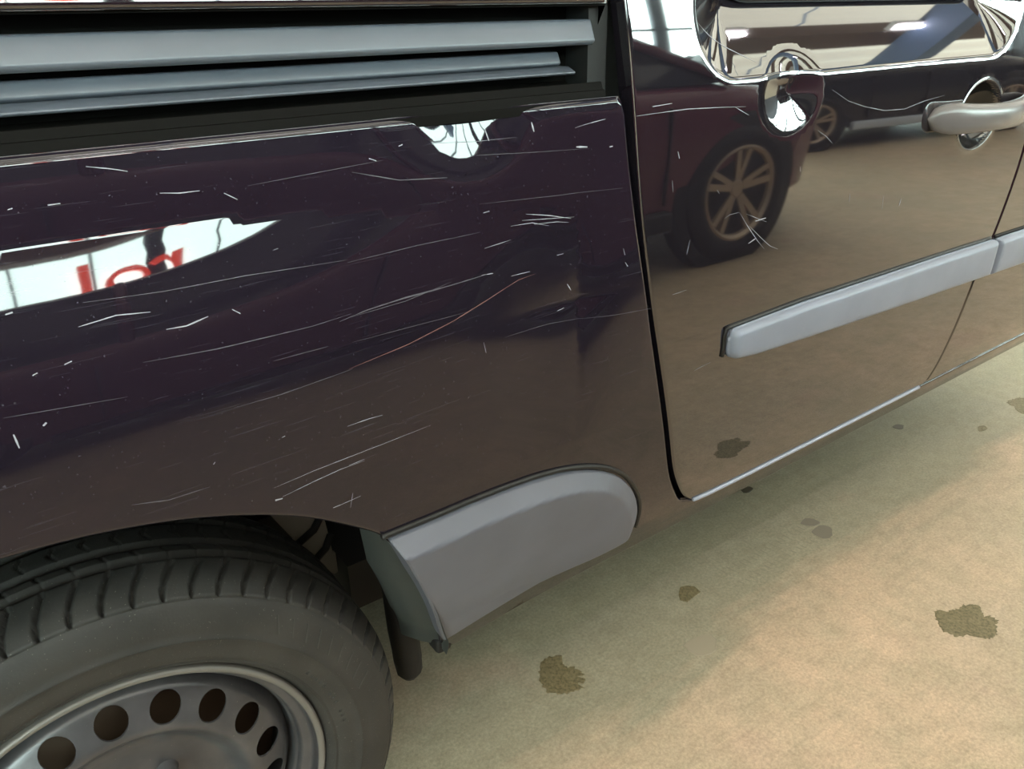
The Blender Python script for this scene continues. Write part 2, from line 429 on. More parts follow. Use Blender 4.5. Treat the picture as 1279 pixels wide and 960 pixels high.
# the window wall behind the photographer: low parapet, frosted panes, header
t = MB(); t.box(-14, 22, -9.2, -9.0, 0, 1.05); t.box(-14, 22, -9.2, -9.0, 4.6, ZC + .1); tag(t.build('wall_back', M_wall), kind='structure')
wn = 1
for x0 in np.arange(-14, 22, 4.0):
    t = MB(); t.box(x0 + .15, x0 + 3.85, -9.12, -9.08, 1.05, 4.6); w = t.build('window_%d' % wn, M_pane); tag(w, kind='structure'); wn += 1
    for k in range(5):
        t = MB(); xx = x0 + k*.9625 + .075; wd = .075 if k in (0, 4) else .018
        t.box(xx-wd, xx+wd, -9.07, -8.99, 1.05, 4.6); t.build('mullion', M_mull, w)
    t = MB(); t.box(x0, x0+4, -9.06, -9.0, 2.55, 2.62); t.build('mullion', M_mull, w)

# ceiling lamps
lamp = None
LX = [(-2.5, -2.2), (1.2, -2.2), (4.9, -2.2), (8.6, -2.2), (1.2, -5.2), (4.9, -5.2), (8.6, -5.2), (-2.5, -5.2), (12.3, -5.2), (12.3, -2.2)]
for i, (x, y) in enumerate(LX):
    if lamp is None:
        lamp = empty('ceiling_lamp', (x, y, ZC-.42)); t = MB(); t.box(-.75, .75, -.07, .07, 0, .06); t.build('housing', M_fix, lamp)
        t = MB(); t.tube([(-.72, 0, -.025), (.72, 0, -.025)], .02, 10); t.build('tube', M_tube, lamp, True); cur = lamp
    else:
        cur = lamp.copy(); C.objects.link(cur); cur.location = (x, y, ZC-.42)
        for ch in lamp.children:
            c = ch.copy(); C.objects.link(c); c.parent = cur
    row = sorted(px for px, py in LX if py == y); nth = ('first', 'second', 'third', 'fourth', 'fifth')[row.index(x)]
    tag(cur, '%s bare fluorescent tube lamp from the rear in the roof row %s the van' % (nth, 'nearer' if y > -4 else 'farther from'), 'lamp', 'fluorescent lamps under the roof')

# ================================================================== THE VAN
van = empty('van', (0, 0, 0), label='black panel van with scratched rear quarter, dented sliding door and grey side mouldings', cat='van')
ARC_C, ARC_R = (-.03, .0), None
arch = [(.3782+.004, .048), (.3534, .1513), (.3249, .2284), (.2923, .2952), (.259, .325), (.198, .370), (.121, .404), (.059, .420), (.0, .428), (-.06, .430), (-.15, .415), (-.24, .375), (-.32, .310), (-.38, .22), (-.41, .12), (-.42, .04)]
from itertools import chain
def smooth_open(pts, it=2):
    pts = [np.array(p, float) for p in pts]
    for _ in range(it):
        q = [pts[0]]
        for a, b in zip(pts, pts[1:]): q += [a*.75 + b*.25, a*.25 + b*.75]
        q.append(pts[-1]); pts = q
    return [tuple(p) for p in pts]
arch_s = smooth_open(arch, 2)
# door edge lines (x, z)
rear_edge = [(.607, .90), (.617, .8007), (.6254, .7252), (.6370, .640), (.6491, .5694), (.6684, .4883), (.6898, .4092), (.7200, .312), (.7529, .2132), (.7700, .172), (.7920, .135), (.815, .104), (.8417, .082)]
rear_edge = smooth_open(rear_edge, 2)
G = .0040
zs_re = np.array([p[1] for p in rear_edge])[::-1]; xs_re = np.array([p[0] for p in rear_edge])[::-1]
def edge_shift(pts, d):     # shift a polyline sideways in the (x, z) plane
    P = np.array(pts, float); tn = np.gradient(P, axis=0); tn /= np.linalg.norm(tn, axis=1)[:, None]
    return [tuple(p) for p in P + np.stack([-tn[:, 1], tn[:, 0]], 1)*d]
re_q = edge_shift(rear_edge, -G); re_d = edge_shift(rear_edge, G)
def trim(pts, zmax, zmin): return [p for p in pts if zmin < p[1] < zmax]

# quarter panel with the sill running forward from it (one pressing)
q_out = [(.6195, .7095)] + trim(re_q, .700, .0935)
q_out += [(.86, .0795), (1.0, .0770), (1.30, .0785), (1.5462, .0805), (1.9824, .0835), (2.6, .085), (2.6, .030), (2.059, .0330), (1.3, .0225), (.9128, .0163), (.6253, .0180), (.3917, .0144)]
q_out += arch_s + [(-.62, .03), (-.62, .7095)]
quarter = panel('rear_quarter_panel', q_out, y_quarter, M_paint, van, res=.0085, depth=.02, edge=.0062, rings=(.0006, .0015, .0028, .0045, .0062, .009))

# sliding door
d_out = [(.622, .8007)] + []
d_out = trim(re_d, .90, .085)
front_edge = [(1.5440, .0850), (1.5430, .20), (1.5454, .3255), (1.5723, .3972), (1.597, .50), (1.604, .5621), (1.612, .75), (1.610, 1.30)]
d_out += [(.862, .0845), (.9186, .0825), (1.1373, .0835)] + smooth_open(front_edge, 2) + [(.560, 1.30)]
ex = []
for q in (.15, .3, .45, .6, .72, .82, .9, .95, .98, 1.0, 1.03, 1.07, 1.12):          # finer mesh around the handle bowl
    k = int(20 + 44*q); a = np.linspace(0, 2*np.pi, k, endpoint=False) + q
    ex.append(np.stack([HX + HRX*q*np.cos(a), HZ + HRZ*q*np.sin(a)], 1))
for d in (-.002, .0, .0025, .005, .0075, .010, .013):                                # and along the lip of the window recess
    o_ = poly_round([(.717+d, 1.29), (.717+d, .710+d), (1.493-d, .710+d), (1.493-d, 1.29)], [0, .085-d, .085-d, 0], 14)
    ex.append(resample(np.array(o_), .006, False))
M_bowl = new_mat('bowl_black', (0.006, 0.006, 0.006), 0.12, 0, 1.5)
door = panel('sliding_door', d_out, y_door, M_door, van, res=.0085, depth=.02, edge=.003, extra=np.concatenate(ex))
door.data.materials.append(M_bowl)
for p in door.data.polygons:
    if ((p.center.x-HX)/HRX)**2 + ((p.center.z-H-HZ)/HRZ)**2 < .93: p.material_index = 1
# front door
fe = edge_shift(smooth_open(front_edge, 2), -.005)
f_out = [fe[0]] + fe[1:] + [(2.6, 1.28), (2.6, .0900), (1.9824, .0900)]
panel('front_door', f_out[::-1], y_plain, M_door, van, res=.014, depth=.02, edge=.003)
fdoor = [o for o in van.children if o.name == 'front_door'][0]
# upper side panel above the rail
u_out = [(-.62, .7975), (.600, .7982), (.588, .95), (.555, 1.30), (-.62, 1.30)]
panel('upper_side_panel', u_out, y_plain, M_door, van, res=.02, depth=.03, edge=.005)

# reflected light on the door sill edge, put in as a pale strip
def along(name, z_of_x, x0, x1, sec, mat, yf, parent, n=60):
    """sweep a small (dy, dz) section along x on the side surface"""
    mb = MB(); m = len(sec)
    for i in range(n+1):
        x = x0 + (x1-x0)*i/n; z = z_of_x(x); y = float(yf(np.array([x]), np.array([z]))[0])
        for dy, dz in sec: mb.v.append((x, y+dy, z+dz+H))
    for i in range(n):
        for j in range(m): mb.f.append([i*m+j, i*m+(j+1) % m, (i+1)*m+(j+1) % m, (i+1)*m+j])
    mb.f.append(list(range(m))); mb.f.append([n*m+j for j in range(m)][::-1])
    return mb.build(name, mat, parent, True, angle=50)

mb = MB(); mb.tube([on_side(x, z, y_plain, .0005) for x, z in resample(np.array([(.850, .0835), (.885, .0795), (1.0, .0785), (1.30, .0800), (1.545, .0822)]), .02, False)], .0036, 8)
mb.build('sill_edge_glint', new_mat('sill_glint_grey', (0.30, 0.33, 0.42), 0.3), van, True)  # pale bead: the ledge's reflection put into its colour
# dark structure behind the gaps, underbody and wheel house
t = MB()
for x0, x1, y0, y1, z0, z1 in ((-.62, 2.6, .022, 1.70, .455, 1.28), (.47, 2.6, .035, 1.66, .045, .455), (-.62, -.47, .035, 1.66, .05, .455), (-.47, .47, .30, 1.66, .13, .455)):
    t.box(x0, x1, y0, y1, z0 + H, z1 + H)
t.build('body_shell', M_under, van)
t = MB(); t.prism([(.03, 1.28+H), (.10, 1.50+H), (.30, 1.56+H), (1.45, 1.56+H), (1.65, 1.50+H), (1.72, 1.28+H)], -.62, 2.6); t.build('roof', M_door, van)
# liner of the rear wheel house: an arched dark shell with ribs
liner_prof = [(.455, -.02), (.452, .04), (.448, .12), (.445, .22), (.44, .29), (.36, .30), (.2, .30)]
t = MB(); t.lathe(liner_prof, 48, a0=math.radians(15), a1=math.radians(190)); o = t.build('wheel_arch_liner', M_under, van, True); o.location = (-.03, 0, H-.01)
t = MB(); t.box(.322, .47, .150, .30, .03+H, .108+H); t.build('inner_sill', M_under, van)
plate = [(0.2403, 0.2104), (0.3132, 0.1728), (0.3166, 0.1348), (0.3181, 0.1092), (0.3366, 0.1005), (0.3614, 0.086), (0.3158, 0.072), (0.2831, 0.123)]
t = MB(); n = len(plate); t.add([(x, .190, z+H) for x, z in plate] + [(x, .196, z+H) for x, z in plate], [list(range(n)), list(range(n, 2*n))[::-1]] + [[i, (i+1) % n, n+(i+1) % n, n+i] for i in range(n)])
spl = t.build('splash_panel', M_inner, van)
for pl in ([(0.3116, 0.1823), (0.2958, 0.16), (0.2711, 0.1472)], [(0.3181, 0.142), (0.3085, 0.1231), (0.2914, 0.1105)], [(0.3695, 0.073), (0.371, 0.0502), (0.3742, 0.0185)]):
    t = MB(); t.tube([(x, .188, z+H) for x, z in pl], .0055, 8); t.build('rib', M_gap, spl, True)
# ---- channel of the sliding door rail
X0, X1 = -.62, .603
yq = float(y_quarter(np.array([.3]), np.array([.709]))[0])
t = MB()
chan = [(yq+.004, .7085), (yq+.009, .7080), (yq+.012, .7165), (yq+.015, .7168), (yq+.018, .7240), (yq+.021, .7243), (.010, .7200), (.016, .7240), (.016, .800), (-.030, .800), (-.030, .796), (.024, .796), (.024, .7), (yq+.004, .7)]
t.prism([(y, z+H) for y, z in chan], X0, X1); t.build('rail_channel', M_chan, van)
def rail(name, poly, x1, mat, round_=.0):
    mb = MB(); mb.prism([(y, z+H) for y, z in poly], X0, x1); return bevel(mb.build(name, mat, van), .0022, 3)
rail('upper_guide_rail', [(-.026, .7600), (-.030, .7640), (-.022, .7840), (.014, .7840), (.014, .7600)], .592, M_rail)
rail('lower_guide_rail', [(-.006, .7400), (-.012, .7430), (-.006, .7545), (.015, .7545), (.015, .7400)], .562, M_rail)
rail('rail_lip', [(-.022, .7325), (-.024, .7350), (-.012, .7400), (.015, .7400), (.015, .7325)], .572, M_rail)
t = MB(); t.box(.590, .6155, -.020, .02, .712+H, .797+H); t.build('channel_end', M_gap, van)

# ---- grey cladding in front of the rear wheel
clad = smooth_open([(.3780, .0640), (.3674, .0900), (.3450, .1650), (.3120, .2480), (.2923, .2952)], 2) + smooth_open([(.2923, .2952), (.3566, .2903), (.4211, .2874), (.5288, .2761), (.5974, .2548), (.648, .2247), (.6841, .1835), (.7060, .1391), (.7090, .1050), (.6930, .0860), (.6724, .0828)], 2) + [(.5684, .0766), (.3850, .0645)]
top_line = np.array(smooth_open([(.20, .2990), (.2923, .2952), (.3566, .2903), (.4211, .2874), (.5288, .2761), (.5974, .2548), (.648, .2247), (.6841, .1835), (.707, .1391), (.7180, .08), (.72, .0)], 2))
def dist_open(P, L):
    a = L[:-1]; e = L[1:]-a; L2 = (e**2).sum(1)+1e-12; q = P[:, None]-a[None]; tt = np.clip((q*e).sum(2)/L2, 0, 1)
    return np.sqrt(((q-tt[..., None]*e)**2).sum(2).min(1))
def clad_raise(x, z, d):
    dd = dist_open(np.stack([x, z], 1), top_line); q = np.clip((.70-x)/.14, 0, 1); w = .030 - .009*q; top = .016 + .010*q
    tt = np.clip(dd/w, 0, 1); k = .22
    ramp = np.where(tt < 1-k, tt, tt - (tt-(1-k))**2/(2*k))
    return -.003 - top*ramp + .016*np.clip((dd-w)/.16, 0, 1)*q + .004*np.clip((dd-w)/.1, 0, 1)
panel('wheel_arch_cladding', clad, y_quarter, M_clad, van, res=.005, depth=.034, edge=.003, raise_=clad_raise)
gl = smooth_open([(.2850, .3010), (.3566, .2955), (.4211, .2926), (.5288, .2815), (.6010, .2592), (.652, .2285), (.6885, .1860), (.7118, .1400), (.7195, .0880)], 2)
mb = MB()
pts = [on_side(x, z, y_quarter, .001) for x, z in resample(np.array(gl), .01, False)]
mb.tube(pts, .0035, 8); mb.build('cladding_seal', M_seal, van, True)
# inner return of the arch below the cladding, and the dark rounded post behind
mb = MB(); k = 0
edge_pts = resample(np.array(smooth_open([(.3810, .0300), (.3780, .0640), (.3674, .0900), (.3450, .1650), (.3120, .2480), (.2923, .2952)], 2)), .008, False)
for x, z in edge_pts:
    y = float(y_quarter(np.array([x]), np.array([z]))[0]); q = min(1, (.2952-z)/.10)
    for dx, dy in ((0.003, -.013*q), (.005, .008), (-.012*q, .030), (-.026*q, .055), (-.026*q, .085)): mb.v.append((x+dx, y+dy, z+H))
for i in range(len(edge_pts)-1):
    for j in range(4): mb.f.append([i*5+j, i*5+j+1, i*5+j+6, i*5+j+5])
mb.build('arch_return', make_plastic('return_black', (0.036, 0.042, 0.040), .55, .1), van, True)
t = MB(); t.box(.378, .402, .012, .04, .020+H, .045+H); bevel(t.build('sill_end_plug', M_gap, van), .006)
mb = MB(); mb.tube([(.362, .085, .15+H), (.366, .088, .02+H), (.370, .09, -.035+H), (.371, .09, -.062+H), (.371, .09, -.074+H)], [.021, .021, .021, .019, .011], 12); mb.build('hanging_post', M_gap, van, True)

# ---- protection strips
def strip(name, x0, x1, parent, end_round):
    out = [(x0, .3470), (x0+.012, .3400), (x1-.3*(x1-x0), .3300 + .0*x0), (x1, .3225), (x1, .3940), (x0+.40*(x1-x0), .3990), (x0+.02, .3960), (x0, .3900)]
    return out
s_out = poly_round([(.833, .3500), (.8850, .3440), (1.11, .3350), (1.5800, .3220), (1.5745, .3935), (1.378, .3965), (.99, .3990), (.828, .3965)], [.015, .0, 0, .004, .004, 0, 0, .015])
def strip_raise(x, z, d):
    e = .010; tt = np.clip(d, 0, e)
    return -.003 - .014*np.sqrt(np.maximum(1-(1-tt/e)**2, 0))
sp = panel('protection_strip', s_out, y_plain, M_strip, door, res=.007, depth=.016, edge=.0015, raise_=strip_raise, rings=(.0006, .0016, .003, .005, .007, .009))
mb = MB(); mb.tube([on_side(x, z, y_plain, .0008) for x, z in resample(np.array([(.8240, .3560), (.8235, .398), (.99, .4025), (1.378, .3998), (1.573, .3968)]), .01, False)], .003, 8); mb.build('strip_gasket', M_seal, door, True)
s2 = poly_round([(1.5860, .3216), (2.6, .300), (2.6, .386), (1.5810, .3932)], [.004, 0, 0, .004])
panel('protection_strip', s2, y_plain, M_strip, fdoor, res=.012, depth=.016, edge=.0015, raise_=strip_raise, rings=(.0006, .0016, .003, .005, .007, .009))
mb = MB(); mb.tube([on_side(x, z, y_plain, .0008) for x, z in ((1.582, .3968), (2.0, .392), (2.6, .3895))], .003, 8); mb.build('strip_gasket', M_seal, fdoor, True)

# ---- window of the sliding door
mb = MB(); ow = poly_round([(.795, .7925), (1.415, .7925), (1.415, 1.24), (.795, 1.24)], .055, 8)
ow = resample(ow, .02); vv = []
for x, z in ow: vv.append((x, float(yb(z)) + .034, z + H + .009))
n = len(vv); mb.add(vv + [(x, y+.012, z) for x, y, z in vv], [list(range(n)), [n+i for i in range(n)][::-1]] + [[i, (i+1) % n, n+(i+1) % n, n+i] for i in range(n)])
mb.build('window_glass', M_glass, door)
mb = MB(); mb.tube(vv + [vv[0]], .0045, 8, False); mb.build('window_seal', M_seal, door, True)

def y_d1(x, z): return float(y_door(np.array([x]), np.array([z]))[0])

# ---- door handle grip
mb = MB(); N = 26; m = 20
for i in range(N+1):
    u = i/N; x = 1.246 + .325*u
    e = min(1.0, math.sqrt(max(1 - (1-min(u/.16, 1))**2, 0)) + .0); e2 = min(1.0, math.sqrt(max(1-(1-min((1-u)/.10, 1))**2, 0))); e = max(e*e2, .02)
    y0 = -.0500 - .0330*math.sin(math.pi*min(max((u-.02)/.96, 0), 1))**.7; zc = .6345 - .004*u - .004*math.sin(math.pi*u)
    hz = (.0255 - .0045*math.sin(math.pi*u))*e; hy = .0135*e
    for j in range(m):
        a = 2*math.pi*j/m; c, s_ = math.cos(a), math.sin(a)
        mb.v.append((x, y0 - hy*math.copysign(abs(c)**.8, c), zc + H + hz*math.copysign(abs(s_)**.8, s_)))
for i in range(N):
    for j in range(m): mb.f.append([i*m+j, i*m+(j+1) % m, (i+1)*m+(j+1) % m, (i+1)*m+j])
mb.f.append(list(range(m))); mb.f.append([N*m+j for j in range(m)])
mb.build('door_handle', M_handle, door, True)
for hx in (1.318, 1.535):
    mb = MB(); mb.tube([(hx, -.045, .630+H), (hx, -.062, .632+H)], .012, 14); mb.build('handle_base', M_seal, door, True)

# ---- scratches on the paint
SC_DW = [([(0.8594, 0.54), (0.8805, 0.5409)], 0.0038), ([(0.7963, 0.553), (0.8064, 0.5565), (0.8248, 0.5567)], 0.00114), ([(0.8248, 0.5567), (0.844, 0.5361), (0.8676, 0.513), (0.8855, 0.4978)], 0.00143), ([(0.8473, 0.5356), (0.8775, 0.5134), (0.8969, 0.5002), (0.9157, 0.4924)], 0.00143), ([(0.9407, 0.6), (0.9422, 0.5936)], 0.00143), ([(1.0695, 0.5465), (1.071, 0.5347)], 0.00143), ([(1.2146, 0.5192), (1.2117, 0.5084)], 0.00237), ([(1.1618, 0.5302), (1.1641, 0.5104)], 0.00095), ([(0.7773, 0.5914), (0.7825, 0.5858)], 0.00095), ([(0.838, 0.5527), (0.8833, 0.5351)], 0.00095), ([(0.7033, 0.6448), (0.7067, 0.6364)], 0.00237), ([(0.9689, 0.6433), (0.9888, 0.6343), (1.0061, 0.6232)], 0.00095), ([(0.7977, 0.6853), (0.8241, 0.6741)], 0.00143), ([(0.7356, 0.5357), (0.732, 0.5183)], 0.00114), ([(0.7691, 0.349), (0.783, 0.3511), (0.802, 0.3531)], 0.00114), ([(0.7116, 0.4708), (0.7374, 0.4715)], 0.00095), ([(0.8499, 0.5117), (0.8653, 0.5166)], 0.00285)]
SC_DF = [([(0.6356, 0.6886), (0.6781, 0.6893), (0.7164, 0.6897), (0.7706, 0.6873), (0.8167, 0.6847)], 0.00152), ([(0.9893, 0.6926), (1.0293, 0.6759), (1.0697, 0.6658), (1.122, 0.6565), (1.1747, 0.6546), (1.2267, 0.6619), (1.2825, 0.666)], 0.00143), ([(0.7289, 0.7787), (0.7647, 0.7625), (0.8, 0.7479), (0.8404, 0.7324)], 0.00133), ([(0.6593, 0.6965), (0.6902, 0.6976)], 0.00171), ([(0.6971, 0.6131), (0.6998, 0.599)], 0.00095)]
SC_QW = [([(0.4984, 0.6938), (0.501, 0.6845)], 0.00304), ([(0.446, 0.6918), (0.449, 0.6806)], 0.00304), ([(0.5558, 0.6644), (0.5711, 0.6628)], 0.0038), ([(0.6016, 0.6597), (0.6062, 0.66)], 0.00285), ([(0.5536, 0.6836), (0.5741, 0.6865), (0.5952, 0.6887)], 0.00143), ([(0.3489, 0.6864), (0.353, 0.6874)], 0.0019), ([(0.3184, 0.6795), (0.325, 0.6768)], 0.0019), ([(0.4884, 0.605), (0.5197, 0.5986), (0.5504, 0.5904)], 0.0019), ([(0.4832, 0.5993), (0.5198, 0.5952), (0.5549, 0.5914)], 0.00143), ([(0.4986, 0.5927), (0.5306, 0.5901), (0.5472, 0.5866)], 0.00123), ([(0.468, 0.596), (0.4965, 0.5947), (0.5198, 0.5876)], 0.00114), ([(0.531, 0.5535), (0.5399, 0.5536)], 0.00143), ([(0.4668, 0.5439), (0.493, 0.5431)], 0.00123), ([(0.4332, 0.5798), (0.4677, 0.582)], 0.00114), ([(0.4346, 0.6148), (0.4422, 0.6153)], 0.00209), ([(0.4272, 0.5536), (0.4429, 0.5522)], 0.0019), ([(0.181, 0.3965), (0.1878, 0.3956)], 0.00428), ([(0.188, 0.3973), (0.2191, 0.4004), (0.2481, 0.4022), (0.2735, 0.4011)], 0.00114), ([(0.1815, 0.4097), (0.2206, 0.4116), (0.2618, 0.4118), (0.2876, 0.4118)], 0.00095), ([(0.2353, 0.3629), (0.2429, 0.3627)], 0.00237), ([(0.2429, 0.3627), (0.2654, 0.3631)], 0.00114), ([(0.2574, 0.3703), (0.2532, 0.3544)], 0.00095), ([(0.2597, 0.4446), (0.2823, 0.4443), (0.2977, 0.4429)], 0.00133), ([(0.2575, 0.4115), (0.2964, 0.4115), (0.3517, 0.4114)], 0.00095), ([(0.2565, 0.4027), (0.2737, 0.4029)], 0.00123), ([(0.4242, 0.4829), (0.4267, 0.4704)], 0.00143), ([(0.5462, 0.5178), (0.5522, 0.5091)], 0.00228), ([(0.5317, 0.4891), (0.5421, 0.4905)], 0.00152), ([(0.623, 0.5459), (0.6259, 0.5378)], 0.00152), ([(0.6265, 0.5291), (0.6306, 0.5235)], 0.0019), ([(0.007, 0.5262), (0.0078, 0.5151)], 0.00285), ([(0.026, 0.5268), (0.0286, 0.5287)], 0.00332), ([(0.0249, 0.6083), (0.0295, 0.609)], 0.00285), ([(0.0292, 0.5643), (0.0325, 0.5653)], 0.0019), ([(0.0504, 0.5669), (0.0555, 0.5681)], 0.00237), ([(0.1759, 0.5792), (0.1817, 0.5744)], 0.00237), ([(0.22, 0.6179), (0.2243, 0.6185)], 0.00095), ([(0.1349, 0.4533), (0.1366, 0.4551)], 0.0019), ([(0.1961, 0.4565), (0.1992, 0.4571)], 0.00143), ([(0.6973, 0.1625), (0.7089, 0.1382)], 0.00332), ([(0.1235, 0.5756), (0.1386, 0.5747), (0.1563, 0.5781)], 0.00209), ([(0.0658, 0.5907), (0.0923, 0.5934), (0.1159, 0.5907)], 0.0019), ([(0.1439, 0.6738), (0.158, 0.6719), (0.1729, 0.6717)], 0.00209), ([(0.0993, 0.6983), (0.1153, 0.6948), (0.1254, 0.6919)], 0.00171), ([(0.1906, 0.6675), (0.2002, 0.6611)], 0.00152), ([(0.0694, 0.6756), (0.0774, 0.6756)], 0.00209), ([(0.0451, 0.6759), (0.0481, 0.6765)], 0.0019)]
SC_QF = [([(0.266, 0.5468), (0.2942, 0.5504), (0.3359, 0.5522), (0.3893, 0.5522), (0.4419, 0.5532)], 0.00247), ([(0.274, 0.548), (0.3357, 0.549), (0.3895, 0.5554)], 0.00114), ([(0.5735, 0.4716), (0.6174, 0.4672), (0.6734, 0.4625)], 0.00133), ([(0.4549, 0.4796), (0.5204, 0.4775), (0.5735, 0.4716)], 0.00105), ([(0.0733, 0.6066), (0.1292, 0.6035), (0.1919, 0.6027), (0.284, 0.5978)], 0.00114), ([(0.1013, 0.5553), (0.1565, 0.5514), (0.2397, 0.5492), (0.2783, 0.5509)], 0.00152), ([(0.1602, 0.4984), (0.2025, 0.4974), (0.2721, 0.5)], 0.00133), ([(0.2751, 0.525), (0.3509, 0.5227), (0.4159, 0.5203)], 0.00095), ([(0.3006, 0.6702), (0.3458, 0.6577), (0.396, 0.6535)], 0.00171), ([(0.2102, 0.6705), (0.2718, 0.6737), (0.332, 0.6767)], 0.00095), ([(0.3814, 0.6852), (0.4335, 0.6814), (0.4803, 0.6812)], 0.00095), ([(0.4303, 0.624), (0.5303, 0.6179), (0.6214, 0.614)], 0.00085), ([(0.2837, 0.5956), (0.357, 0.5973), (0.4291, 0.5967)], 0.00114), ([(0.2003, 0.5289), (0.2519, 0.5277)], 0.00095), ([(0.0044, 0.5397), (0.035, 0.5369), (0.0845, 0.5323)], 0.00095), ([(0.0675, 0.4414), (0.0947, 0.4346), (0.1279, 0.4338)], 0.0019), ([(0.4327, 0.6691), (0.5096, 0.6645), (0.5734, 0.661)], 0.00085)]
SC_QR = [([(0.2682, 0.5011), (0.3318, 0.5065), (0.387, 0.5158), (0.436, 0.527), (0.4771, 0.5375), (0.5004, 0.539)], 0.00209)]
slivers('paint_scratches', SC_DW, y_door, M_scratch, door)['kind'] = 'stuff'
slivers('fine_scratches', SC_DF, y_door, M_scratch, door)['kind'] = 'stuff'
slivers('paint_scratches', SC_QW, y_quarter, M_scratch, quarter)['kind'] = 'stuff'
slivers('fine_scratches', SC_QF, y_quarter, M_scratch2, quarter)['kind'] = 'stuff'
slivers('reddish_scratch', SC_QR, y_quarter, M_scratch3, quarter)

# ---- rear wheel
def build_tyre(parent):
    prof = [(.205, .010), (.2100, .0045), (.2135, -.0010), (.2185, -.0060), (.2200, -.0078), (.2215, -.0066), (.2230, -.0085), (.230, -.0108), (.240, -.0132), (.2500, -.0148), (.2515, -.0166), (.2530, -.0150),
            (.262, -.0155), (.272, -.0142), (.280, -.0122), (.287, -.0098), (.2930, -.0068), (.2938, -.0056), (.2946, -.0064)]
    P = list(prof); NS = 30
    for i in range(1, NS+1):      # shoulder to the middle of the tread
        u = i/NS; y = -.006 + .094*u; r = .2946 + .0225*(1-(1-min(u/.55, 1))**2.2) + .0012*u
        P.append((r, y))
    half = len(P); P += [(r, .176-y) for r, y in P[:-1][::-1]]
    npit = 70; sub = 16; na = npit*sub; v = np.zeros((na, len(P), 3))
    th = np.arange(na)/na*2*np.pi
    for j, (r, y) in enumerate(P):
        rr = np.full(na, r); yy = np.full(na, y); ys_ = y if j < half else .176-y
        ph = (np.arange(na)/sub) % 1.0
        if 18 <= j < len(P)-18:
            s = np.clip((ys_+.006)/.040, 0, 1.2)
            if ys_ < .033:                                           # hooked shoulder slots
                off = .55 - .62*s**1.6; q = np.abs((ph - off + .5) % 1.0 - .5); dep = np.where(q < .070 + .02*s*(s < 1), .0085, 0)*(ys_ > -.0055)
                rr = rr - dep*.8; yy = yy + dep*.6*(1 if j < half else -1)*(1-s*.6)
            for gy, gw, gd in ((.041, .0042, .0075), (.0665, .0048, .008)):
                if abs(ys_-gy) < gw: rr = rr - gd
            if .047 < ys_ < .060 or .073 < ys_ < .1:
                off = .3 + (ys_*14) % 1; q = np.abs((ph-off+.5) % 1.0 - .5); rr = rr - np.where(q < .035, .003, 0)
        z = rr*np.sin(th); v[:, j] = np.stack([rr*np.cos(th), yy, np.maximum(z, -.3045)], 1)
    n = len(P); F = [[i*n+j, i*n+j+1, ((i+1) % na)*n+j+1, ((i+1) % na)*n+j] for i in range(na) for j in range(n-1)]
    return mesh_obj('tyre', v.reshape(-1, 3), F, M_tyre, parent, True)
wheel_loc = (0, 0, H)
# steel wheel: lip and barrel
t = MB()
t.lathe([(.2060, .012), (.2088, .0060), (.2086, .0012), (.2066, -.0014), (.2036, -.0012), (.2008, .0016), (.1994, .0070), (.1985, .0130), (.1950, .0165), (.1890, .0180), (.1862, .0205), (.1850, .0270), (.1842, .0290), (.1825, .0300), (.1815, .034), (.1800, .055), (.178, .10), (.182, .15), (.2, .165)], 128)
steel = t.build('steel_wheel', M_steel, van, True, wheel_loc)
tyre = build_tyre(steel)
t = MB(); t.lathe([(.2090, .0058), (.2088, .0008), (.2066, -.0018), (.2034, -.0016), (.2004, .0014)], 128); t.build('rim_flange', M_lip, steel, True)
# worn marks moulded into the sidewall: a row of strokes and a fan of short ribs
t = MB()
for k in range(13):
    a = math.radians(31 - 2.1*k); r = .2345
    if k in (5, 9): continue
    for q in (0, 1):
        a2 = a + math.radians(.5)*q; r0, r1 = r - .003, r + .003*(1 - .4*((k+q) % 2))
        p = [(r0, a2), (r0, a2+.003), (r1, a2+.004), (r1, a2+.001)]
        t.add([(rr*math.cos(b), -.0126, rr*math.sin(b)) for rr, b in p] + [(rr*math.cos(b), -.010, rr*math.sin(b)) for rr, b in p], [[0, 1, 2, 3], [0, 4, 5, 1], [1, 5, 6, 2], [2, 6, 7, 3], [3, 7, 4, 0]])
t.build('sidewall_mark', M_mark, steel)['kind'] = 'stuff'
t = MB()
for k in range(9):
    a = math.radians(48 - 4.2*k); p = [(.263, a), (.263, a+.006), (.282, a+.045), (.282, a+.041)]
    t.add([(rr*math.cos(b), (-.0163 if rr < .27 else -.0126), rr*math.sin(b)) for rr, b in p] + [(rr*math.cos(b), -.010, rr*math.sin(b)) for rr, b in p], [[0, 1, 2, 3], [0, 4, 5, 1], [1, 5, 6, 2], [2, 6, 7, 3], [3, 7, 4, 0]])
t.build('sidewall_rib', M_mark, steel)['kind'] = 'stuff'
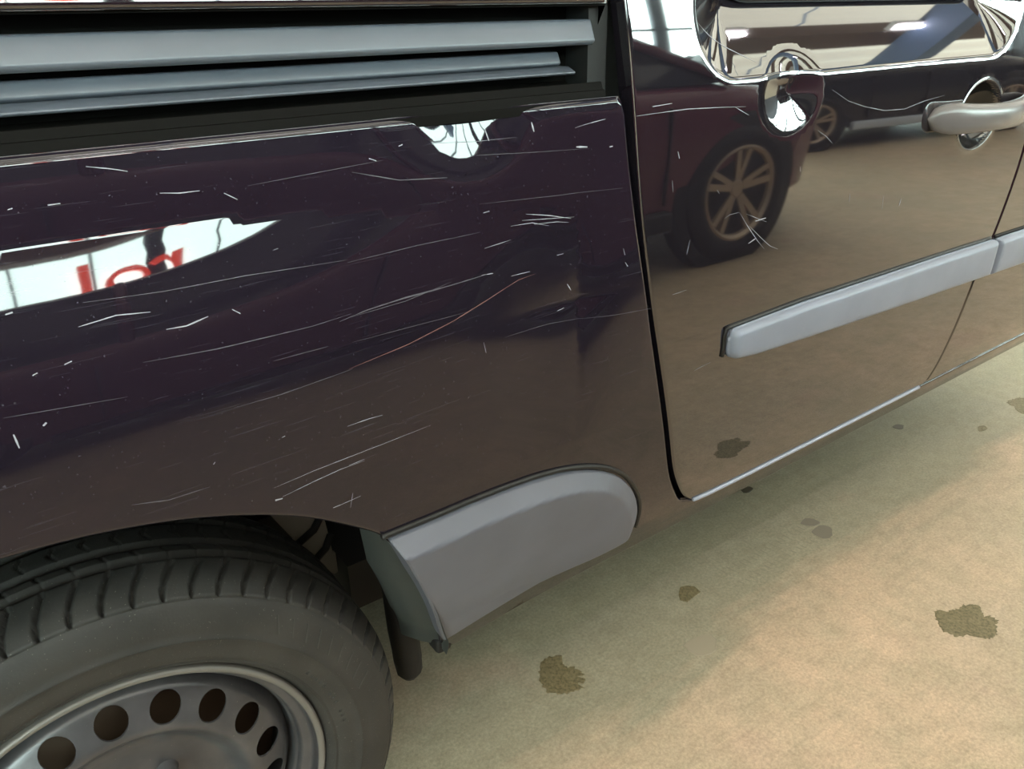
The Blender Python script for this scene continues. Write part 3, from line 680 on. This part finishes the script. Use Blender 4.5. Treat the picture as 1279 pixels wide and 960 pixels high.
# pressed disc with its ring of round holes
DP = sorted([(.1800, .050), (.1765, .0410), (.173, .0335), (.168, .0265), (.149, .0165), (.134, .0085), (.128, .0078), (.122, .0105), (.116, .0175), (.108, .0280), (.100, .0340), (.088, .0370), (.078, .0370), (.070, .0350), (.060, .0345), (.048, .0345), (.040, .0340), (.036, .0300), (.033, .0230), (.0, .0215)])
dr = np.array([p[0] for p in DP]); dy_ = np.array([p[1] for p in DP])
def disc_y(r): return (np.interp(r-.002, dr, dy_) + np.interp(r, dr, dy_) + np.interp(r+.002, dr, dy_))/3
NH = 18; hr = .0160; HR = .149; h0 = 1.8847
pts = []; edges = []
def loop(P):
    k = len(pts); pts.extend(P); n = len(P); edges.extend([(k+i, k+(i+1) % n) for i in range(n)])
loop([(.179*math.cos(a), .179*math.sin(a)) for a in np.linspace(0, 2*math.pi, 144, endpoint=False)])
hc = [(HR*math.cos(h0 + 2*math.pi*k/NH), HR*math.sin(h0 + 2*math.pi*k/NH)) for k in range(NH)]
for cx, cz in hc: loop([(cx + hr*math.cos(a), cz + hr*math.sin(a)) for a in np.linspace(0, 2*math.pi, 24, endpoint=False)])
for r in list(np.arange(.006, .178, .0042)):
    n = max(8, int(2*math.pi*r/.0055))
    for a in np.linspace(0, 2*math.pi, n, endpoint=False) + r*50:
        p = (r*math.cos(a), r*math.sin(a))
        if min(math.hypot(p[0]-c[0], p[1]-c[1]) for c in hc) > hr + .0012: pts.append(p)
rs = delaunay_2d_cdt([Vector(p) for p in pts], edges, [], 1, 1e-7, False)
V = np.array([(v.x, v.y) for v in rs[0]]); F = []
hca = np.array(hc)
for f in rs[2]:
    c = V[list(f)].mean(0)
    if np.hypot(*(hca-c).T).min() > hr*.93 and max(np.hypot(*(hca[k]-V[list(f)]).T).max() if np.hypot(*(hca[k]-c).T) < hr else 9 for k in [int(np.argmin(np.hypot(*(hca-c).T)))]) > hr*1.01: F.append(list(f))
R_ = np.hypot(V[:, 0], V[:, 1]); Yd = disc_y(R_)
hd = np.array([np.hypot(*(hca-p).T).min() for p in V]); Yd = Yd + .0012*np.exp(-((hd-hr)/.0015)**2)
g = (disc_y(R_+.0008) - disc_y(R_-.0008))/.0016; rd = V/np.maximum(R_, 1e-6)[:, None]
Nn = np.stack([g*rd[:, 0], -np.ones(len(V)), g*rd[:, 1]], 1); Nn /= np.linalg.norm(Nn, axis=1)[:, None]
F = [f if (V[f[1]][0]-V[f[0]][0])*(V[f[2]][1]-V[f[0]][1]) - (V[f[1]][1]-V[f[0]][1])*(V[f[2]][0]-V[f[0]][0]) > 0 else f[::-1] for f in F]
disc = mesh_obj('wheel_disc', np.stack([V[:, 0], Yd, V[:, 1]], 1), F, M_steel, steel, True, Nn)
t = MB()
for cx, cz in hc:
    k = len(t.v)
    for j in range(24):
        a = 2*math.pi*j/24; x, z = cx + hr*math.cos(a), cz + hr*math.sin(a); y = float(disc_y(np.array([math.hypot(x, z)]))[0]); t.v += [(x, y+.0008, z), (x, y+.0032, z)]
    for j in range(24): t.f.append([k+2*j, k+2*j+1, k+2*((j+1) % 24)+1, k+2*((j+1) % 24)])
t.build('hole_edges', M_steel, steel, True)['kind'] = 'stuff'
t = MB(); t.lathe([(0, .075), (.170, .075), (.172, .08), (.172, .14), (0, .14)], 48); t.build('brake_drum', M_brake, steel, True)
for k in range(4):
    a = math.radians(42 + 90*k); t = MB(); x, z = .055*math.cos(a), .055*math.sin(a)
    t.lathe([(0, .0125), (.0040, .0128), (.0085, .0165), (.0098, .020), (.0098, .032), (.0125, .0345), (.0125, .037)], 6 if False else 24)
    o = t.build('wheel_nut', M_steel, steel, True); o.location = (x, 0, z)
t = MB(); a = 4.4; t.tube([(.168*math.cos(a), .025, .168*math.sin(a)), (.160*math.cos(a), .004, .160*math.sin(a))], [.005, .0032], 8); t.build('valve_stem', M_gap, steel, True)

# ================================================================== DAMP SPOTS ON THE FLOOR
PATCH = {
    'A': [(0.6739, 0.1738), (0.6886, 0.1804), (0.7058, 0.1738), (0.721, 0.1676), (0.7104, 0.1516), (0.711, 0.1357), (0.7225, 0.1302), (0.7231, 0.1166), (0.7251, 0.1021), (0.7098, 0.1086), (0.7175, 0.096), (0.7138, 0.089), (0.6982, 0.0948), (0.7023, 0.0802), (0.6816, 0.0863), (0.6578, 0.0947), (0.644, 0.1107), (0.6433, 0.1322), (0.6557, 0.1522)],
    'B': [(1.3902, -0.1893), (1.4019, -0.1933), (1.4084, -0.2067), (1.4357, -0.2127), (1.454, -0.2168), (1.4712, -0.2249), (1.4786, -0.2378), (1.4635, -0.2482), (1.4527, -0.2579), (1.4669, -0.2627), (1.4654, -0.2791), (1.4414, -0.284), (1.431, -0.2932), (1.4067, -0.297), (1.3884, -0.2811), (1.3753, -0.2624), (1.3557, -0.2532), (1.3486, -0.2312), (1.3616, -0.2125)],
    'C': [(1.0209, 0.1518), (1.0402, 0.1653), (1.0546, 0.1607), (1.0661, 0.1488), (1.0635, 0.1289), (1.0418, 0.1268), (1.0173, 0.1241), (1.0091, 0.1363)],
    'D': [(2.4495, 0.1509), (2.4745, 0.1544), (2.4897, 0.1495), (2.5171, 0.1446), (2.524, 0.1344), (2.5124, 0.1134), (2.4627, 0.0846), (2.4174, 0.0763), (2.411, 0.0921), (2.4197, 0.1071), (2.4376, 0.1263)],
    'E': [(1.4586, 0.3096), (1.4498, 0.3085), (1.4428, 0.3072), (1.4334, 0.3094), (1.4278, 0.315), (1.4305, 0.3212), (1.4332, 0.3291), (1.4377, 0.3334), (1.4486, 0.3319), (1.4583, 0.3295), (1.4638, 0.324), (1.4651, 0.3145)],
    'F': [(2.0626, 0.2581), (2.0547, 0.2532), (2.0464, 0.2527), (2.0391, 0.2585), (2.0367, 0.264), (2.0351, 0.2705), (2.0375, 0.2776), (2.0495, 0.2795), (2.0606, 0.2779), (2.0657, 0.2738), (2.0704, 0.2665), (2.0701, 0.2613)],
    'G': [(2.241, 0.108), (2.2283, 0.1066), (2.2188, 0.1076), (2.2112, 0.1094), (2.2048, 0.1142), (2.2087, 0.1193), (2.2197, 0.1245), (2.2279, 0.1294), (2.2363, 0.1293), (2.246, 0.1261), (2.2505, 0.1227), (2.2491, 0.1155)],
    'S1': [(1.4719, 0.1259), (1.463, 0.1213), (1.4478, 0.1249), (1.4395, 0.1311), (1.4331, 0.1405), (1.4288, 0.1499), (1.4362, 0.1531), (1.4477, 0.1558), (1.4565, 0.1572), (1.4663, 0.1499), (1.4714, 0.1413), (1.4718, 0.1348)],
    'S2': [(1.4609, 0.0871), (1.4505, 0.0784), (1.4354, 0.0762), (1.4229, 0.0836), (1.4209, 0.0933), (1.4196, 0.1055), (1.423, 0.1159), (1.4409, 0.1192), (1.459, 0.1196), (1.4684, 0.1146), (1.4738, 0.102), (1.4706, 0.0929)],
    'S3': [(0.9703, 0.0088), (0.9622, 0.0005), (0.9489, -0.0007), (0.9295, 0.0053), (0.9205, 0.0134), (0.9184, 0.0292), (0.9216, 0.0454), (0.9377, 0.0479), (0.9562, 0.0456), (0.9718, 0.0429), (0.9856, 0.0312), (0.9834, 0.0179)],
}
PL = {'A': 'dark damp patch with ragged fingers on the concrete, nearest the rear wheel', 'B': 'largest dark damp patch, alone on the open concrete at the right',
      'C': 'small speckled damp spot close to the van below the rear corner of the sliding door', 'D': 'dark damp patch cut by the right edge of the picture near the front door',
      'E': 'tiny black wet spot tucked under the sill at the rear corner of the sliding door', 'F': 'tiny dark oil drop below the seam between sliding and front door',
      'G': 'small brown drop on the concrete just left of the patch at the right edge', 'S1': 'faint grey smudge on the concrete, the upper of a close pair', 'S2': 'grey round smudge on the concrete, the lower and darker of a close pair', 'S3': 'pale grey blotch on the concrete between the two big damp patches'}
for key, poly in PATCH.items():
    P = np.array(poly); 
    if len(P) > 13 or key in 'ABD':                                  # fray the edge
        Q = resample(P, .004); c = Q.mean(0); Q = Q + (Q-c)/np.linalg.norm(Q-c, axis=1)[:, None]*rng.normal(0, .0022, (len(Q), 1)); P = Q
    else: P = resample(P, .004)
    c = P.mean(0); n = len(P); v = [(x-c[0], y-c[1], .0) for x, y in P] + [((x-c[0])*.96, (y-c[1])*.96, .0007) for x, y in P]
    f = [[i, (i+1) % n, n+(i+1) % n, n+i] for i in range(n)] + [list(range(n, 2*n))]
    mm = {'S': M_pale_spot if key == 'S3' else M_grey_spot}.get(key[0], M_dark_spot if key in 'EF' else M_wet)
    t = MB(); t.add(v, f); o = t.build('grey_smudge' if key[0] == 'S' else 'damp_patch', mm, None, False, (c[0], c[1], 0.0003))
    tag(o, PL[key], 'stain', 'damp patches and smudges on the concrete')

t = MB()
for k in range(17):
    for row_, ln in ((0, .018), (.045, .012)):
        x = 1.15 + .0175*k + random.uniform(-.003, .003); y = .147 - row_ + random.uniform(-.004, .004)
        t.add([(x, y, 0), (x+.003, y+.001, 0), (x+.006, y-ln, 0), (x+.003, y-ln, 0)], [[0, 1, 2, 3]])
o = t.build('tyre_print', M_print, None, False, (0, 0, .0004)); tag(o, 'faint row of tread marks printed on the concrete along the van', 'tyre print', None, 'stuff')
# ================================================================== CARS STANDING BEHIND THE PHOTOGRAPHER (seen mirrored in the paint)
def wheel_alloy(parent, x, y, side, R):
    """tyre with a five double-spoke rim; y is the outer face, side the outward direction along y"""
    t = MB(); s = -side
    t.lathe([(R*.66, y+s*.02), (R*.70, y+s*.002), (R*.80, y-s*.006), (R*.93, y+s*.004), (R, y+s*.03), (R, y+s*.19), (R*.9, y+s*.21)], 48)
    ty = t.build('tyre', M_crub, parent, True, (x, 0, R))
    t = MB(); t.lathe([(R*.69, y+s*.004), (R*.66, y+s*.0), (R*.62, y+s*.012), (R*.60, y+s*.06), (R*.58, y+s*.12)], 48)
    t.lathe([(0, y+s*.022), (R*.10, y+s*.022), (R*.14, y+s*.03), (R*.15, y+s*.05)], 24)
    for k in range(5):
        for d in (-.17, .17):
            a = 2*math.pi*k/5 + .3; c0 = Vector((math.cos(a+d*.9), 0, math.sin(a+d*.9)))*R*.12; c1 = Vector((math.cos(a+d), 0, math.sin(a+d)))*R*.62
            n = Vector((-math.sin(a), 0, math.cos(a)))*R*.042
            vs = [c0-n, c0+n, c1+n*1.1, c1-n*1.1]
            t.add([(p.x, y+s*.024, p.z) for p in vs[:2]] + [(p.x, y+s*.010, p.z) for p in vs[2:]] + [(p.x, y+s*.06, p.z) for p in vs], [[0, 1, 2, 3], [0, 4, 5, 1], [1, 5, 6, 2], [2, 6, 7, 3], [3, 7, 4, 0]])
    t.build('alloy_rim', M_alloy, ty, False)
    t = MB(); t.lathe([(0, y+s*.10), (R*.6, y+s*.10)], 32); t.build('brake_shade', M_gap, ty)
    return ty
def car(name, loc, rz, L, W, paint, label, wb=(.78, 3.40), R=.34, hood=.98, roof=1.60, belt=1.02, clear=.24, sillmat=None, group=None):
    """a hatchback: x runs from the tail (0) to the nose (L), y from 0 (near side) to -W"""
    root = empty(name, loc, rz, label, 'car', group)
    xs_ = [0, .06, .25, .8, 1.6, 2.4, L-1.35, L-.9, L-.40, L-.12, L]
    top = [.72, belt-.02, belt+.03, belt+.03, belt+.02, belt, belt-.01, hood, hood-.10, hood-.24, .62]
    ins = [.30, .10, .03, .0, 0, 0, 0, .02, .10, .26, .50]
    v = []; f = []; m = 9
    for x, tz, iy in zip(xs_, top, ins):
        lo = clear + (.12 if x in (0, L) else 0)
        sec = [(0, lo), (-.02, lo+.03), (.015, .50), (.02, .68), (-.01, tz-.10), (-.07, tz-.01), (-.35, tz+.035), (-W/2, tz+.06)]
        half = [(x, min(-iy, 0) + dy if dy > -W/2+.01 else -W/2, min(zz, tz+.06)) for dy, zz in sec]
        v += half + [(a, -W-b, c) for a, b, c in half[:-1][::-1]]
    m = 15; n = len(xs_)
    for i in range(n-1):
        for j in range(m-1): f.append([i*m+j, i*m+j+1, (i+1)*m+j+1, (i+1)*m+j])
        f.append([i*m+m-1, i*m, (i+1)*m, (i+1)*m+m-1])
    f.append(list(range(m))); f.append([(n-1)*m+j for j in range(m)])
    t = MB(); t.add(v, f); body = t.build('body', paint, root, True)
    md = body.modifiers.new('sub', 'SUBSURF'); md.levels = 2; md.render_levels = 2
    # greenhouse: glass block, pillars and roof
    gx = [.12, .55, L-1.75, L-1.05]; b0 = belt-.02
    base = [(gx[0], -.09), (gx[3], -.11), (gx[3], -W+.11), (gx[0], -W+.09)]; tp = [(gx[1], -.24), (gx[2], -.26), (gx[2], -W+.26), (gx[1], -W+.24)]
    t = MB(); t.add([(x, y, b0) for x, y in base] + [(x, y, roof-.04) for x, y in tp], [[0, 1, 5, 4], [1, 2, 6, 5], [2, 3, 7, 6], [3, 0, 4, 7]]); t.build('window_glass', M_cglass, root)
    t = MB(); t.add([(x, y, roof-.05) for x, y in tp] + [(x*.9+.1*sum(p[0] for p in tp)/4, y*.85-.15*W/2, roof) for x, y in tp], [[0, 1, 5, 4], [1, 2, 6, 5], [2, 3, 7, 6], [3, 0, 4, 7], [4, 5, 6, 7]]); bevel(t.build('roof', paint, root), .02)
    def post(fx):
        for sd in (0, 1):
            a = Vector((base[0][0]+(base[1][0]-base[0][0])*fx, base[0][1] if not sd else base[3][1], b0)); b = Vector((tp[0][0]+(tp[1][0]-tp[0][0])*fx, tp[0][1] if not sd else tp[3][1], roof-.04))
            t = MB(); t.tube([a, b], .035, 8); t.build('pillar', paint, root, True)
    for fx in (0, .36, .66, 1.0): post(fx)
    for wx in wb:
        for sd, yy in ((1, .012), (-1, -W-.012)):
            t = MB(); y0 = yy; s = -sd; t.lathe([(0, y0+s*.016), (R+.06, y0+s*.016), (R+.075, y0+s*.03), (R+.075, y0+s*.10)], 40); t.build('wheel_arch', M_crub, root, True, (wx, 0, R+.02))
            wheel_alloy(root, wx, y0+sd*.012, sd, R)
    for yy in (-.36, -W+.36):
        t = MB(); t.box(-.16, .16, -.07, .07, -.06, .06); o = t.build('headlight', M_lamp, root); o.location = (L-.20, yy, .68); bevel(o, .03)
    t = MB(); t.box(wb[0]+R+.1, wb[1]-R-.1, -.03, .03, clear, clear+.09); bevel(t.build('side_skirt', sillmat or M_crub, root), .015)
    for dx in (wb[0]+R+.25, (wb[0]+wb[1])/2+.05, wb[1]-R-.15):
        t = MB(); t.box(dx-.004, dx+.004, .004, .022, clear+.12, belt-.14); t.build('door_seam', M_gap, root)
    return root
car('maroon_car', (-1.25, -1.75, 0), 0, 5.25, 1.80, M_maroon, 'dark maroon car with silver double-spoke wheel, mirrored in the van beside the door seam', (.85, 4.22), .345, .98, 1.50, 1.0, .22)
car('black_car', (5.3, -3.70, 0), math.radians(14), 4.0, 1.72, M_blackcar, 'black car with pale side skirt, mirrored small above the floor left of the door handle', (.80, 3.10), .32, .98, 1.46, .98, .2, M_sill_silver)

# red letters standing on the window wall
cu = bpy.data.curves.new('sign_outline', 'FONT'); cu.body = 'rol'; cu.size = 1.6; cu.extrude = .04; cu.align_x = 'CENTER'; cu.resolution_u = 4
tmp = bpy.data.objects.new('sign_outline', cu); C.objects.link(tmp); bpy.context.view_layer.update()
sm = bpy.data.meshes.new_from_object(tmp.evaluated_get(bpy.context.evaluated_depsgraph_get())); bpy.data.objects.remove(tmp); sm.name = 'red_sign_letters'
so = bpy.data.objects.new('red_sign_letters', sm); C.objects.link(so); so.location = (1.6, -8.90, 3.15); so.rotation_euler = (math.radians(90), 0, math.radians(180)); sm.materials.clear(); sm.materials.append(M_red)
tag(so, 'red letters on the bright window wall, mirrored in the crease over the rear wheel', 'sign')
